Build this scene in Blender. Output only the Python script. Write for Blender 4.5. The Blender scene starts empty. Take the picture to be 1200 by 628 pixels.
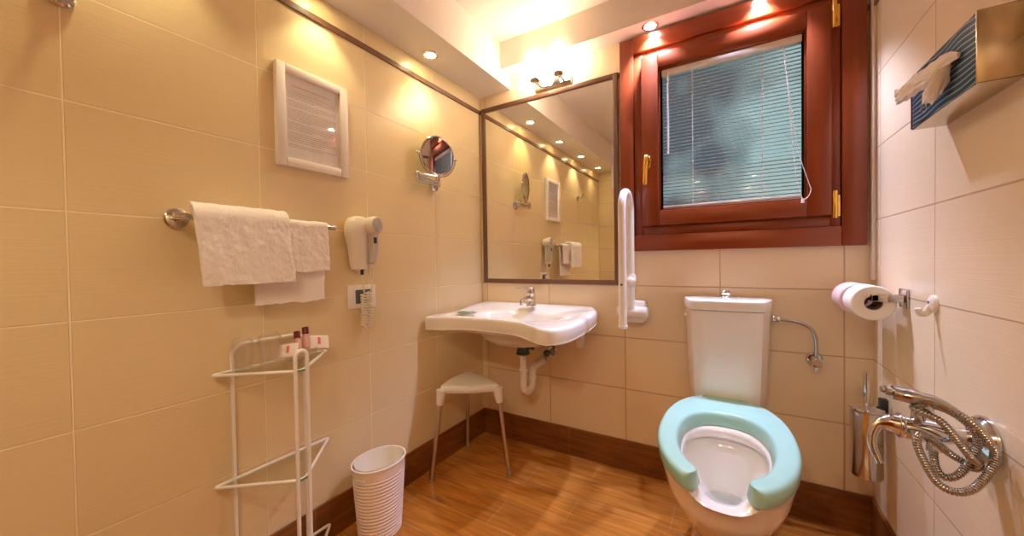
import bpy, bmesh, math, random
from mathutils import Vector, Matrix, noise
PI = math.pi
sc = bpy.context.scene
COL = sc.collection
rnd = random.Random(7)
W = 1.720            # room width, left wall x=0, right wall x=W, back wall y=0
YF = -2.25           # wall behind the camera
ZC = 2.20            # ceiling
ZB = 0.1425          # top of baseboard = first tile course

# ------------------------------------------------------------------ materials
def new_mat(name):
    m = bpy.data.materials.new(name); m.use_nodes = True
    nt = m.node_tree; b = nt.nodes['Principled BSDF']
    return m, nt, b
def N(nt, t, **kw):
    n = nt.nodes.new(t)
    for k, v in kw.items(): setattr(n, k, v)
    return n
def mat(name, col, rough=.4, metal=0., bump=0., bscale=200., var=0., coat=0., spec=.5, trans=0., sheen=0.):
    m, nt, b = new_mat(name)
    b.inputs['Base Color'].default_value = (*col, 1)
    b.inputs['Roughness'].default_value = rough
    b.inputs['Metallic'].default_value = metal
    b.inputs['Coat Weight'].default_value = coat
    b.inputs['Specular IOR Level'].default_value = spec
    b.inputs['Transmission Weight'].default_value = trans
    b.inputs['Sheen Weight'].default_value = sheen
    tc = N(nt, 'ShaderNodeTexCoord'); nz = N(nt, 'ShaderNodeTexNoise')
    nz.inputs['Scale'].default_value = bscale; nz.inputs['Detail'].default_value = 4
    nt.links.new(tc.outputs['Object'], nz.inputs['Vector'])
    if var:
        n2 = N(nt, 'ShaderNodeTexNoise'); n2.inputs['Scale'].default_value = 14
        nt.links.new(tc.outputs['Object'], n2.inputs['Vector'])
        mx = N(nt, 'ShaderNodeMix', data_type='RGBA')
        mx.inputs[6].default_value = (*[c * (1 - var) for c in col], 1)
        mx.inputs[7].default_value = (*[min(1, c * (1 + var)) for c in col], 1)
        nt.links.new(n2.outputs['Fac'], mx.inputs[0]); nt.links.new(mx.outputs[2], b.inputs['Base Color'])
    if bump:
        bp = N(nt, 'ShaderNodeBump'); bp.inputs['Strength'].default_value = bump; bp.inputs['Distance'].default_value = .002
        nt.links.new(nz.outputs['Fac'], bp.inputs['Height']); nt.links.new(bp.outputs['Normal'], b.inputs['Normal'])
    return m
def thin_glass(name, tint=(1, 1, 1), rough=.02, ior=1.45, haze=0.):
    m, nt, b = new_mat(name)
    nt.nodes.remove(b)
    out = nt.nodes['Material Output']
    tr = N(nt, 'ShaderNodeBsdfTransparent'); tr.inputs[0].default_value = (*tint, 1)
    gl = N(nt, 'ShaderNodeBsdfGlossy'); gl.inputs['Roughness'].default_value = rough
    lw = N(nt, 'ShaderNodeLayerWeight'); lw.inputs[0].default_value = .5
    pw = N(nt, 'ShaderNodeMath', operation='POWER'); pw.inputs[1].default_value = 4.
    fr = N(nt, 'ShaderNodeMath', operation='MULTIPLY_ADD'); fr.inputs[1].default_value = .6; fr.inputs[2].default_value = ((ior - 1) / (ior + 1)) ** 2
    nt.links.new(lw.outputs['Facing'], pw.inputs[0]); nt.links.new(pw.outputs[0], fr.inputs[0])
    mx = N(nt, 'ShaderNodeMixShader')
    nt.links.new(fr.outputs[0], mx.inputs[0]); nt.links.new(tr.outputs[0], mx.inputs[1]); nt.links.new(gl.outputs[0], mx.inputs[2])
    last = mx
    if haze:
        df = N(nt, 'ShaderNodeBsdfDiffuse'); df.inputs[0].default_value = (.9, .9, .88, 1)
        m2 = N(nt, 'ShaderNodeMixShader'); m2.inputs[0].default_value = haze
        nt.links.new(mx.outputs[0], m2.inputs[1]); nt.links.new(df.outputs[0], m2.inputs[2]); last = m2
    nt.links.new(last.outputs[0], out.inputs[0])
    return m
def emit(name, col, strength):
    m, nt, b = new_mat(name)
    b.inputs['Base Color'].default_value = (*col, 1)
    b.inputs['Emission Color'].default_value = (*col, 1)
    b.inputs['Emission Strength'].default_value = strength
    return m
def tile_mat(name, uaxis, uoff, col=(.75, .615, .37)):
    """stack-bond 40 x 25 cm ceramic wall tiles with fine horizontal ribbing"""
    m, nt, b = new_mat(name)
    tc = N(nt, 'ShaderNodeTexCoord'); sp = N(nt, 'ShaderNodeSeparateXYZ'); cb = N(nt, 'ShaderNodeCombineXYZ')
    L = nt.links.new
    L(tc.outputs['Object'], sp.inputs[0])
    a1 = N(nt, 'ShaderNodeMath', operation='ADD'); a1.inputs[1].default_value = uoff + 8.0
    a2 = N(nt, 'ShaderNodeMath', operation='ADD'); a2.inputs[1].default_value = 2.5 - ZB
    L(sp.outputs[uaxis], a1.inputs[0]); L(sp.outputs[2], a2.inputs[0])
    L(a1.outputs[0], cb.inputs[0]); L(a2.outputs[0], cb.inputs[1])
    br = N(nt, 'ShaderNodeTexBrick', offset=0., squash=1.)
    br.inputs['Scale'].default_value = 1; br.inputs['Brick Width'].default_value = .4005; br.inputs['Row Height'].default_value = .25
    br.inputs['Mortar Size'].default_value = .0022; br.inputs['Mortar Smooth'].default_value = .25
    br.inputs['Bias'].default_value = 0
    br.inputs['Color1'].default_value = (*col, 1); br.inputs['Color2'].default_value = (*[c * .97 for c in col], 1)
    br.inputs['Mortar'].default_value = (.90, .78, .52, 1) if 'left' in name else (.60, .42, .25, 1)  # left grout painted lighter for its highlight lines
    L(cb.outputs[0], br.inputs['Vector'])
    L(br.outputs['Color'], b.inputs['Base Color'])
    # ribbing: stretched noise
    mp = N(nt, 'ShaderNodeMapping'); mp.inputs['Scale'].default_value = (1.2, 95, 1)
    L(cb.outputs[0], mp.inputs[0])
    nz = N(nt, 'ShaderNodeTexNoise'); nz.inputs['Scale'].default_value = 2.2; nz.inputs['Detail'].default_value = 2
    L(mp.outputs[0], nz.inputs['Vector'])
    b1 = N(nt, 'ShaderNodeBump'); b1.inputs['Strength'].default_value = .10; b1.inputs['Distance'].default_value = .004
    L(nz.outputs['Fac'], b1.inputs['Height'])
    b2 = N(nt, 'ShaderNodeBump', invert=True); b2.inputs['Strength'].default_value = 1.; b2.inputs['Distance'].default_value = .005
    L(br.outputs['Fac'], b2.inputs['Height']); L(b1.outputs[0], b2.inputs['Normal'])
    L(b2.outputs[0], b.inputs['Normal'])
    b.inputs['Roughness'].default_value = .27
    b.inputs['Specular IOR Level'].default_value = .5
    return m
def plank_mat(name, rough, c1, c2, joint, width=.62, row=.155, off=(.0, .0), plane='xy'):
    m, nt, b = new_mat(name); L = nt.links.new
    tc = N(nt, 'ShaderNodeTexCoord'); mp = N(nt, 'ShaderNodeMapping')
    mp.inputs['Location'].default_value = (off[0], off[1], 0)
    sp = N(nt, 'ShaderNodeSeparateXYZ'); cb = N(nt, 'ShaderNodeCombineXYZ')
    L(tc.outputs['Object'], sp.inputs[0])
    ia, ib = {'xy': (0, 1), 'xz': (0, 2), 'yz': (1, 2)}[plane]
    L(sp.outputs[ia], cb.inputs[0]); L(sp.outputs[ib], cb.inputs[1]); L(cb.outputs[0], mp.inputs[0])
    br = N(nt, 'ShaderNodeTexBrick', offset=.42, squash=1.)
    br.inputs['Scale'].default_value = 1; br.inputs['Brick Width'].default_value = width; br.inputs['Row Height'].default_value = row
    br.inputs['Mortar Size'].default_value = .0018; br.inputs['Mortar Smooth'].default_value = .3
    br.inputs['Color1'].default_value = (*c1, 1); br.inputs['Color2'].default_value = (*c2, 1); br.inputs['Mortar'].default_value = (*joint, 1)
    L(mp.outputs[0], br.inputs['Vector'])
    m2 = N(nt, 'ShaderNodeMapping'); m2.inputs['Scale'].default_value = (2.5, 26, 1); L(cb.outputs[0], m2.inputs[0])
    nz = N(nt, 'ShaderNodeTexNoise'); nz.inputs['Scale'].default_value = 2.; nz.inputs['Detail'].default_value = 7; nz.inputs['Distortion'].default_value = .6
    L(m2.outputs[0], nz.inputs['Vector'])
    rp = N(nt, 'ShaderNodeValToRGB'); rp.color_ramp.elements[0].position = .3; rp.color_ramp.elements[0].color = (.55, .5, .45, 1)
    rp.color_ramp.elements[1].position = .72; rp.color_ramp.elements[1].color = (1.25, 1.2, 1.15, 1)
    L(nz.outputs['Fac'], rp.inputs[0])
    mx = N(nt, 'ShaderNodeMix', data_type='RGBA', blend_type='MULTIPLY'); mx.inputs[0].default_value = .8
    L(br.outputs['Color'], mx.inputs[6]); L(rp.outputs[0], mx.inputs[7]); L(mx.outputs[2], b.inputs['Base Color'])
    bp = N(nt, 'ShaderNodeBump', invert=True); bp.inputs['Strength'].default_value = .5; bp.inputs['Distance'].default_value = .002
    L(br.outputs['Fac'], bp.inputs['Height']); L(bp.outputs[0], b.inputs['Normal'])
    b.inputs['Roughness'].default_value = rough
    return m
def wood_mat(name, c1, c2, axis, rough=.28):
    m, nt, b = new_mat(name); L = nt.links.new
    tc = N(nt, 'ShaderNodeTexCoord'); mp = N(nt, 'ShaderNodeMapping')
    s = [30, 30, 30]; s[axis] = 1.6; mp.inputs['Scale'].default_value = s
    L(tc.outputs['Object'], mp.inputs[0])
    nz = N(nt, 'ShaderNodeTexNoise'); nz.inputs['Scale'].default_value = 1.5; nz.inputs['Detail'].default_value = 6; nz.inputs['Distortion'].default_value = .4
    L(mp.outputs[0], nz.inputs['Vector'])
    rp = N(nt, 'ShaderNodeValToRGB'); rp.color_ramp.elements[0].position = .25; rp.color_ramp.elements[0].color = (*c1, 1)
    rp.color_ramp.elements[1].position = .75; rp.color_ramp.elements[1].color = (*c2, 1)
    L(nz.outputs['Fac'], rp.inputs[0]); L(rp.outputs[0], b.inputs['Base Color'])
    b.inputs['Roughness'].default_value = rough; b.inputs['Coat Weight'].default_value = .1
    return m
def stripes_mat(name):
    """navy printed card with fine pale-blue flowing lines"""
    m, nt, b = new_mat(name); L = nt.links.new
    tc = N(nt, 'ShaderNodeTexCoord')
    wv = N(nt, 'ShaderNodeTexWave', wave_type='BANDS', bands_direction='Z')
    wv.inputs['Scale'].default_value = 30; wv.inputs['Distortion'].default_value = 9; wv.inputs['Detail'].default_value = 0; wv.inputs['Detail Scale'].default_value = .3
    L(tc.outputs['Object'], wv.inputs['Vector'])
    rp = N(nt, 'ShaderNodeValToRGB'); rp.color_ramp.elements[0].position = .72; rp.color_ramp.elements[0].color = (.012, .045, .10, 1)
    rp.color_ramp.elements[1].position = .93; rp.color_ramp.elements[1].color = (.25, .45, .58, 1)
    L(wv.outputs['Fac'], rp.inputs[0]); L(rp.outputs[0], b.inputs['Base Color'])
    b.inputs['Roughness'].default_value = .35
    return m

M = {}
M['tile_left'] = tile_mat('tile_left', 1, .410)  # same tile as the other walls, dimmer light put into a darker base
M['tile_back'] = tile_mat('tile_back', 0, -.429, (.82, .68, .47))  # same tile as the left wall, brighter light put into the base
M['tile_right'] = tile_mat('tile_right', 1, .480, (.82, .69, .48))  # same tile again, kept in the lighter tone
M['tile_front'] = tile_mat('tile_front', 0, 0.)
M['plaster'] = mat('white_plaster', (.80, .76, .70), .7, bump=.05, bscale=60)
M['floor'] = plank_mat('wood_look_floor_tile', .22, (.54, .225, .040), (.45, .170, .030), (.58, .32, .12), off=(-.1, .335))
M['base_x'] = plank_mat('baseboard_tile_x', .35, (.24, .085, .016), (.20, .070, .013), (.34, .14, .04), width=.6, row=5, off=(.4, 2), plane='xz')
M['base_y'] = plank_mat('baseboard_tile_y', .35, (.24, .085, .016), (.20, .070, .013), (.34, .14, .04), width=.6, row=5, off=(.2, 2), plane='yz')
M['listel'] = wood_mat('brown_listel', (.15, .072, .042), (.21, .105, .062), 0, .35)
M['mirror_frame'] = wood_mat('brown_mirror_frame', (.13, .062, .035), (.19, .095, .055), 2, .35)
M['wood_x'] = wood_mat('window_wood_rail', (.21, .040, .010), (.30, .055, .011), 0)
M['wood_z'] = wood_mat('window_wood_stile', (.20, .037, .010), (.285, .052, .010), 2)
M['chrome'] = mat('chrome', (.70, .69, .68), .09, 1., bump=.0, var=.0)
M['chrome_dark'] = mat('polished_steel', (.52, .50, .47), .16, 1.)
M['hose_metal'] = mat('dull_chrome', (.44, .42, .39), .20, 1.)
M['steel'] = mat('brushed_steel', (.56, .48, .34), .22, 1., bump=.06, bscale=40, var=.06)
M['alu'] = mat('satin_aluminium', (.62, .58, .54), .3, 1.)
M['brass'] = mat('yellow_brass', (.85, .52, .10), .22, 1.)
M['ceramic'] = mat('glazed_white_ceramic', (.84, .80, .75), .10, 0, coat=.5, spec=.5)
M['wplastic'] = mat('white_plastic', (.82, .79, .75), .32)
M['cream_plastic'] = mat('cream_plastic', (.80, .74, .62), .38)
M['hook_plastic'] = mat('ivory_plastic', (.80, .74, .64), .4)
M['white_paint'] = mat('white_enamel', (.84, .82, .78), .3)
M['white_frame'] = mat('white_lacquer', (.82, .79, .74), .38)
M['paper'] = mat('white_paper', (.84, .82, .82), .6, bump=.05)
M['ink'] = mat('grey_ink', (.40, .38, .39), .6)
M['towel'] = mat('white_terry', (.86, .82, .79), .95, bump=1.0, bscale=260, sheen=.3)
M['aqua'] = mat('aqua_soft_plastic', (.36, .64, .58), .25, var=.03)
M['dark'] = mat('dark_rubber', (.03, .03, .03), .5)
M['dkgreen'] = mat('dark_green_plastic', (.05, .09, .08), .35)
M['switch_grey'] = mat('slate_plastic', (.10, .12, .13), .35)
M['grey_plastic'] = mat('silver_plastic', (.55, .52, .50), .35)
M['pipe'] = mat('white_pvc', (.78, .72, .64), .35)
M['blue_black'] = mat('blackened_metal', (.06, .09, .13), .3, .6)
M['mirror'] = mat('mirror_glass', (.90, .89, .86), .0, 1.)
M['smoke_mirror'] = mat('round_mirror_glass', (.70, .72, .76), .01, 1.)
M['glass'] = thin_glass('clear_glass', (1, 1, 1))
M['window_glass'] = thin_glass('window_glass', (.92, .96, .95), .02)
M['shelf_glass'] = thin_glass('green_tinted_glass', (.95, .985, .955), .03)
M['glass_edge'] = mat('green_glass_edge', (.10, .30, .20), .2)
M['tumbler'] = thin_glass('tumbler_glass', (.99, .985, .98), .06, 1.5, .015)
M['film'] = thin_glass('crinkled_film', (.99, .985, .98), .12, 1.45, .06)
M['bag'] = mat('bin_liner', (.86, .81, .74), .35, bump=.2, bscale=30)
M['bin'] = mat('white_bin_plastic', (.82, .71, .63), .4)
M['red_cap'] = mat('dark_red_cap', (.16, .012, .02), .25)
M['lotion'] = mat('pink_lotion', (.72, .42, .38), .25)
M['pink'] = mat('pink_print', (.75, .16, .25), .4)
M['sachet'] = mat('white_sachet', (.85, .78, .76), .3, bump=.15, bscale=30)
M['soap_green'] = mat('grey_green_foil', (.30, .36, .28), .3, .3)
M['toilet_paper'] = mat('toilet_paper', (.86, .80, .74), .9, bump=.25, bscale=120)
M['pink_wrap'] = mat('pink_wrapper', (.82, .60, .58), .5, var=.15)
M['card'] = mat('cardboard_core', (.35, .25, .16), .8)
M['tissue'] = mat('tissue_paper', (.86, .83, .79), .9, bump=.2, bscale=80)
M['box_print'] = stripes_mat('navy_striped_card')
M['dkred'] = mat('dark_red_card', (.20, .03, .02), .5)
M['pale_ink'] = mat('pale_blue_ink', (.55, .66, .72), .5)
M['slat'] = mat('white_blind_slat', (.82, .82, .82), .35)
M['headrail'] = mat('white_blind_rail', (.80, .80, .80), .35)
M['cord'] = mat('white_cord', (.82, .80, .80), .6)
M['wand'] = mat('clear_acrylic', (.78, .80, .84), .15)
M['opal'] = emit('opal_glass_lit', (1., .83, .64), 20.)
M['warm_bulb'] = emit('warm_bulb_lit', (1., .82, .42), 30.)
M['cool_bulb'] = emit('cool_bulb_lit', (.75, .85, 1.), 30.)
M['water'] = thin_glass('water', (.93, .96, .97), .01, 1.33)

# ------------------------------------------------------------------ mesh helpers
def catmull(pts, n=8, closed=False):
    P = [Vector(p) for p in pts]; out = []; m = len(P)
    for i in range(m if closed else m - 1):
        if closed: a, b, c, d = P[(i - 1) % m], P[i], P[(i + 1) % m], P[(i + 2) % m]
        else:
            b, c = P[i], P[i + 1]; a = P[i - 1] if i else b * 2 - c; d = P[i + 2] if i + 2 < m else c * 2 - b
        for k in range(n):
            t = k / n
            out.append(.5 * ((2 * b) + (c - a) * t + (2 * a - 5 * b + 4 * c - d) * t * t + (3 * b - a - 3 * c + d) * t ** 3))
    if not closed: out.append(P[-1])
    return out
class B:
    def __init__(s): s.bm = bmesh.new()
    def _merge(s, t):
        me = bpy.data.meshes.new('tmp'); t.to_mesh(me); t.free(); s.bm.from_mesh(me); bpy.data.meshes.remove(me)
    def box(s, c, d, bev=0., rot=None, seg=2):
        t = bmesh.new(); bmesh.ops.create_cube(t, size=1)
        bmesh.ops.scale(t, vec=d, verts=t.verts)
        if bev: bmesh.ops.bevel(t, geom=t.edges[:], offset=bev, segments=seg, affect='EDGES', profile=.5)
        if rot: bmesh.ops.rotate(t, cent=(0, 0, 0), matrix=rot, verts=t.verts)
        bmesh.ops.translate(t, vec=c, verts=t.verts); s._merge(t); return s
    def bb(s, x0, x1, y0, y1, z0, z1, bev=0.):
        return s.box(((x0 + x1) / 2, (y0 + y1) / 2, (z0 + z1) / 2), (x1 - x0, y1 - y0, z1 - z0), bev)
    def loft(s, rings, closed=True, cap0=True, cap1=True):
        V = [[s.bm.verts.new(p) for p in r] for r in rings]
        n = len(V[0])
        for a, b in zip(V, V[1:]):
            for i in range(n if closed else n - 1):
                j = (i + 1) % n
                try: s.bm.faces.new((a[i], a[j], b[j], b[i]))
                except ValueError: pass
        if closed:
            if cap0: s.bm.faces.new(V[0][::-1])
            if cap1: s.bm.faces.new(V[-1])
        return s
    def tube(s, pts, r, seg=10, closed=False, flat=None):
        P = [Vector(p) for p in pts]; m = len(P)
        T = []
        for i in range(m):
            if closed: t = P[(i + 1) % m] - P[(i - 1) % m]
            else: t = P[min(i + 1, m - 1)] - P[max(i - 1, 0)]
            T.append(t.normalized() if t.length > 1e-9 else Vector((0, 0, 1)))
        up = Vector((0, 0, 1)) if abs(T[0].z) < .9 else Vector((0, 1, 0))
        u = (up - T[0] * up.dot(T[0])).normalized(); rings = []
        for i in range(m):
            if i: u = (u - T[i] * u.dot(T[i])).normalized()
            v = T[i].cross(u); rr = r[i] if isinstance(r, (list, tuple)) else r
            ru, rv = (rr, rr) if not flat else (rr * flat[0], rr * flat[1])
            rings.append([P[i] + u * (ru * math.cos(2 * PI * k / seg)) + v * (rv * math.sin(2 * PI * k / seg)) for k in range(seg)])
        if closed:
            rings.append(rings[0]); V = [[s.bm.verts.new(p) for p in q] for q in rings[:-1]]; V.append(V[0])
            for a, b in zip(V, V[1:]):
                # pick the best twist for the closing ring
                sh = 0
                if b is V[0]: sh = min(range(seg), key=lambda k: (a[0].co - b[k].co).length)
                for k in range(seg):
                    j = (k + 1) % seg
                    s.bm.faces.new((a[k], a[j], b[(j + sh) % seg], b[(k + sh) % seg]))
            return s
        return s.loft(rings)
    def cyl(s, a, b, r, r2=None, seg=24, bev=0.):
        a, b = Vector(a), Vector(b); r2 = r if r2 is None else r2
        if bev:
            d = (b - a).normalized(); L = (b - a).length
            ts = [0, 0, .3 * bev, bev, L - bev, L - .3 * bev, L, L]; 
            rs = [r * .001, r - bev, r - .3 * bev, r, r2, r2 - .3 * bev, r2 - bev, r2 * .001]
            return s.tube([a + d * t for t in ts][1:-1], rs[1:-1], seg) if False else s.lathe([(rs[i], ts[i]) for i in range(8)], a, d, seg)
        return s.lathe([(r, 0), (r2, (b - a).length)], a, b - a, seg, caps=True)
    def lathe(s, prof, o, ax=(0, 0, 1), seg=32, caps=True, sx=1., sy=1.):
        ax = Vector(ax).normalized(); o = Vector(o)
        q = Vector((0, 0, 1)).rotation_difference(ax).to_matrix()
        rings = [[o + q @ Vector((max(r, 1e-5) * sx * math.cos(2 * PI * k / seg), max(r, 1e-5) * sy * math.sin(2 * PI * k / seg), h)) for k in range(seg)] for r, h in prof]
        return s.loft(rings, True, caps, caps)
    def ball(s, c, r, seg=20, sc_=(1, 1, 1)):
        t = bmesh.new(); bmesh.ops.create_uvsphere(t, u_segments=seg, v_segments=seg // 2, radius=r)
        bmesh.ops.scale(t, vec=sc_, verts=t.verts); bmesh.ops.translate(t, vec=c, verts=t.verts); s._merge(t); return s
    def prism(s, pts, d):
        """pts: 3D outline, d: extrusion vector"""
        d = Vector(d); return s.loft([[Vector(p) for p in pts], [Vector(p) + d for p in pts]])
    def grid(s, f, nu, nv):
        V = [[s.bm.verts.new(f(i / nu, j / nv)) for j in range(nv + 1)] for i in range(nu + 1)]
        for i in range(nu):
            for j in range(nv): s.bm.faces.new((V[i][j], V[i + 1][j], V[i + 1][j + 1], V[i][j + 1]))
        return s
    def build(s, name, m, parent=None, smooth=True, angle=38, subsurf=0):
        bm = s.bm; bmesh.ops.remove_doubles(bm, verts=bm.verts, dist=1e-6)
        bmesh.ops.recalc_face_normals(bm, faces=bm.faces)
        if parent is None:
            xs = [v.co for v in bm.verts]
            off = Vector((sum(c.x for c in xs) / len(xs), sum(c.y for c in xs) / len(xs), min(c.z for c in xs)))
            if name.split('_')[0] in ('wall', 'floor', 'ceiling', 'baseboard', 'trim', 'soffit'): off = Vector((0, 0, 0))
        else:
            off = Vector((0, 0, 0)); p = parent
            while p: off += p.location; p = p.parent
        bmesh.ops.translate(bm, vec=-off, verts=bm.verts)
        me = bpy.data.meshes.new(name); bm.to_mesh(me); bm.free()
        me.materials.append(m)
        if smooth:
            me.polygons.foreach_set('use_smooth', [True] * len(me.polygons))
            me.set_sharp_from_angle(angle=math.radians(angle))
        o = bpy.data.objects.new(name, me); COL.objects.link(o)
        if parent is None: o.location = off
        else: o.parent = parent
        if subsurf:
            md = o.modifiers.new('sub', 'SUBSURF'); md.levels = md.render_levels = subsurf
        return o
def thing(name, loc, label=None, cat=None, group=None, kind=None):
    o = bpy.data.objects.new(name, None); COL.objects.link(o); o.location = loc; o.empty_display_size = .05
    return tag(o, label, cat, group, kind)
def tag(o, label=None, cat=None, group=None, kind=None):
    if label: o['label'] = label
    if cat: o['category'] = cat
    if group: o['group'] = group
    if kind: o['kind'] = kind
    return o
def struct(o, label=None):
    o['kind'] = 'structure'
    if label: o['label'] = label
    return o
def rotm(axis, deg): return Matrix.Rotation(math.radians(deg), 3, axis)
def copy_tree(o, parent=None):
    c = o.copy(); COL.objects.link(c)
    if parent: c.parent = parent
    for ch in list(o.children): copy_tree(ch, c)
    return c

# ------------------------------------------------------------------ room shell
WX0, WX1, WZ0, WZ1 = .985, 1.548, 1.215, 1.885       # hole in the back wall
struct(B().bb(-.1, W + .1, YF - .1, .14, -.08, 0).build('floor', M['floor'], smooth=False), 'glossy orange-brown wood-look plank tile floor')
struct(B().bb(-.1, W + .1, YF - .1, .14, ZC, ZC + .08).build('ceiling', M['plaster'], smooth=False), 'plain white plaster ceiling')
struct(B().bb(-.1, 0, YF, .12, 0, ZC).build('wall_left', M['tile_left'], smooth=False), 'cream ribbed tile wall with the towel rail')
wb = B().bb(0, WX0, 0, .12, 0, ZC).bb(WX1, W, 0, .12, 0, ZC).bb(WX0, WX1, 0, .12, 0, WZ0).bb(WX0, WX1, 0, .12, WZ1, ZC)
struct(wb.build('wall_back', M['tile_back'], smooth=False), 'cream tile wall with mirror, basin, window and toilet')
struct(B().bb(W, W + .1, YF, .12, 0, ZC).build('wall_right', M['tile_right'], smooth=False), 'cream tile wall with shower mixer and tissue dispenser')
struct(B().bb(-.1, W + .1, YF - .1, YF, 0, ZC).build('wall_front', M['tile_front'], smooth=False), 'cream tile wall at the entrance end')
struct(B().bb(0, .009, YF, -.009, 0, ZB, .001).build('baseboard_left', M['base_y'], smooth=False))
struct(B().bb(0, W, -.009, 0, 0, ZB, .001).build('baseboard_back', M['base_x'], smooth=False))
struct(B().bb(W - .009, W, YF, -.009, 0, ZB, .001).build('baseboard_right', M['base_y'], smooth=False))
struct(B().bb(0, .007, YF, -.007, 1.888, 1.910, .001).build('trim_left', M['listel'], smooth=False), 'thin brown tile listel along the top of the wall')
struct(B().bb(.818, W, -.006, 0, 1.888, 1.910, .001).bb(0, .02, -.006, 0, 1.888, 1.910, .001).build('trim_back', M['listel'], smooth=False))
struct(B().bb(W - .007, W, YF, -.007, 1.888, 1.910, .001).build('trim_right', M['listel'], smooth=False))
dr = struct(thing('added_door_1', (1.15, YF, 0)), 'unseen dark brown wooden door added at the entrance end for dark reflections')  # unseen door, added so chrome and mirrors have something dark to reflect
B().bb(.78, 1.52, YF, YF + .02, .005, 1.72, .003).build('added_door_leaf', M['wood_z'], dr)
for x in (.72, 1.52): B().bb(x, x + .06, YF, YF + .035, 0, 1.757, .003).build('added_door_jamb', M['wood_z'], dr)
B().cyl((.85, YF + .02, .95), (.85, YF + .07, .95), .009).tube([(.85, YF + .065, .95), (.97, YF + .065, .95)], .009).build('added_door_handle', M['brass'], dr)
# boxed soffit along the left wall, with an access panel joint near the back
sf = B().bb(0, .215, YF, -.2525, 1.985, ZC).bb(0, .213, -.2525, -.2485, 1.985, ZC).bb(0, .215, -.2485, 0, 1.985, ZC)
struct(sf.build('soffit_left', M['plaster'], smooth=False), 'white boxed soffit above the towel wall')
struct(B().bb(.215, W, -.100, 0, 2.055, ZC).build('soffit_back', M['plaster'], smooth=False), 'shallow white soffit above the window')
struct(B().bb(.215, W, YF, -2.02, 1.76, ZC).build('soffit_front', M['plaster'], smooth=False))
struct(B().bb(W - .012, W, -.030, -.004, .93, ZC, .003).build('trim_1', M['white_frame']), 'slim white cable trunking in the corner beside the window')

# ------------------------------------------------------------------ window
wn = struct(thing('window_1', (1.265, -.02, 1.055)), 'red-brown wooden window with brass handle and hinges')
def wframe(b, x0, x1, z0, z1, wl, wr, wb_, wt, y0, y1, bev=.003):
    b.bb(x0, x0 + wl, y0, y1, z0, z1, bev); b.bb(x1 - wr, x1, y0, y1, z0, z1, bev)
b = B(); wframe(b, .832, 1.699, 1.055, 2.042, .062, .070, 0, 0, -.026, 0); b.build('casing_stile', M['wood_z'], wn)
B().bb(.894, 1.629, -.026, 0, 1.055, 1.128, .003).bb(.894, 1.629, -.026, 0, 1.968, 2.042, .003).build('casing_rail', M['wood_x'], wn)
b = B(); b.bb(.895, .932, -.016, .05, 1.128, 1.968, .002).bb(1.598, 1.628, -.016, .05, 1.128, 1.968, .002); b.build('jamb', M['wood_z'], wn)
B().bb(.932, 1.598, -.016, .05, 1.128, 1.166, .002).bb(.932, 1.598, -.016, .05, 1.930, 1.968, .002).build('jamb_rail', M['wood_x'], wn)
# opening sash: outer stiles and rails with an inner glazing bead
b = B(); b.bb(.934, 1.006, -.052, .03, 1.168, 1.928, .004).bb(1.526, 1.597, -.052, .03, 1.168, 1.928, .004); b.build('sash_stile', M['wood_z'], wn)
b = B(); b.bb(1.006, 1.526, -.051, .03, 1.168, 1.232, .004).bb(1.006, 1.526, -.051, .03, 1.864, 1.928, .004); b.build('sash_rail', M['wood_x'], wn)
b = B(); b.bb(1.006, 1.013, -.040, .03, 1.232, 1.864, .002).bb(1.519, 1.526, -.040, .03, 1.232, 1.864, .002)
b.bb(1.013, 1.519, -.040, .03, 1.232, 1.239, .002).bb(1.013, 1.519, -.040, .03, 1.857, 1.864, .002); b.build('glazing_bead', M['wood_z'], wn)
B().bb(1.013, 1.519, .016, .020, 1.239, 1.857).build('glass_pane', M['window_glass'], wn, smooth=False)
hb = B(); hb.lathe([(.001, 0), (.014, 0), (.014, .006), (.012, .009), (.001, .009)], (.962, -.052, 1.452), (0, -1, 0), 24, sx=1., sy=2.0)
hb.cyl((.962, -.06, 1.462), (.962, -.098, 1.462), .0085, seg=16)
hb.tube(catmull([(.962, -.094, 1.470), (.962, -.102, 1.462), (.961, -.104, 1.44), (.959, -.103, 1.40), (.957, -.102, 1.355), (.957, -.101, 1.342)], 6),
        [.004] + [.0095] * 5 + [.0095] * 20 + [.009] * 4 + [.003], 14)
hb.build('window_handle', M['brass'], wn)['label'] = 'yellow brass window handle'
for z in (1.205, 1.888):
    B().cyl((1.606, -.046, z - .05), (1.606, -.046, z + .05), .0085, seg=14, bev=.002).bb(1.600, 1.621, -.046, -.034, z - .044, z + .034, .002).build('hinge', M['brass'], wn)['label'] = 'yellow brass hinge'

# ------------------------------------------------------------------ venetian blind
vb = thing('venetian_blind', (1.265, -.02, 1.245), 'lowered white mini venetian blind hanging inside the wooden window sash', 'blind')
B().bb(1.017, 1.515, -.034, -.010, 1.828, 1.856, .004).build('headrail', M['headrail'], vb)
b = B(); zs = []
z = 1.262
while z < 1.824:
    zs.append(z); z += .0148
for i, z in enumerate(zs):
    tilt = math.radians(4 if z > 1.40 else -6); c, s_ = math.cos(tilt), math.sin(tilt)
    prof = []
    for k in range(7):
        u = (k / 6 - .5) * .0155; h = .0014 * (1 - (2 * k / 6 - 1) ** 2)
        prof.append((-.022 + u * c - h * s_, z - u * s_ * -1 + h * c))
    top = [(1.020, y, zz) for y, zz in prof] + [(1.020, y, zz - .0004) for y, zz in prof[::-1]]
    b.prism(top, (.492, 0, 0))
b.build('slats', M['slat'], vb, angle=60)
B().bb(1.020, 1.512, -.031, -.013, 1.243, 1.254, .003).build('bottom_rail', M['headrail'], vb)
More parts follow.
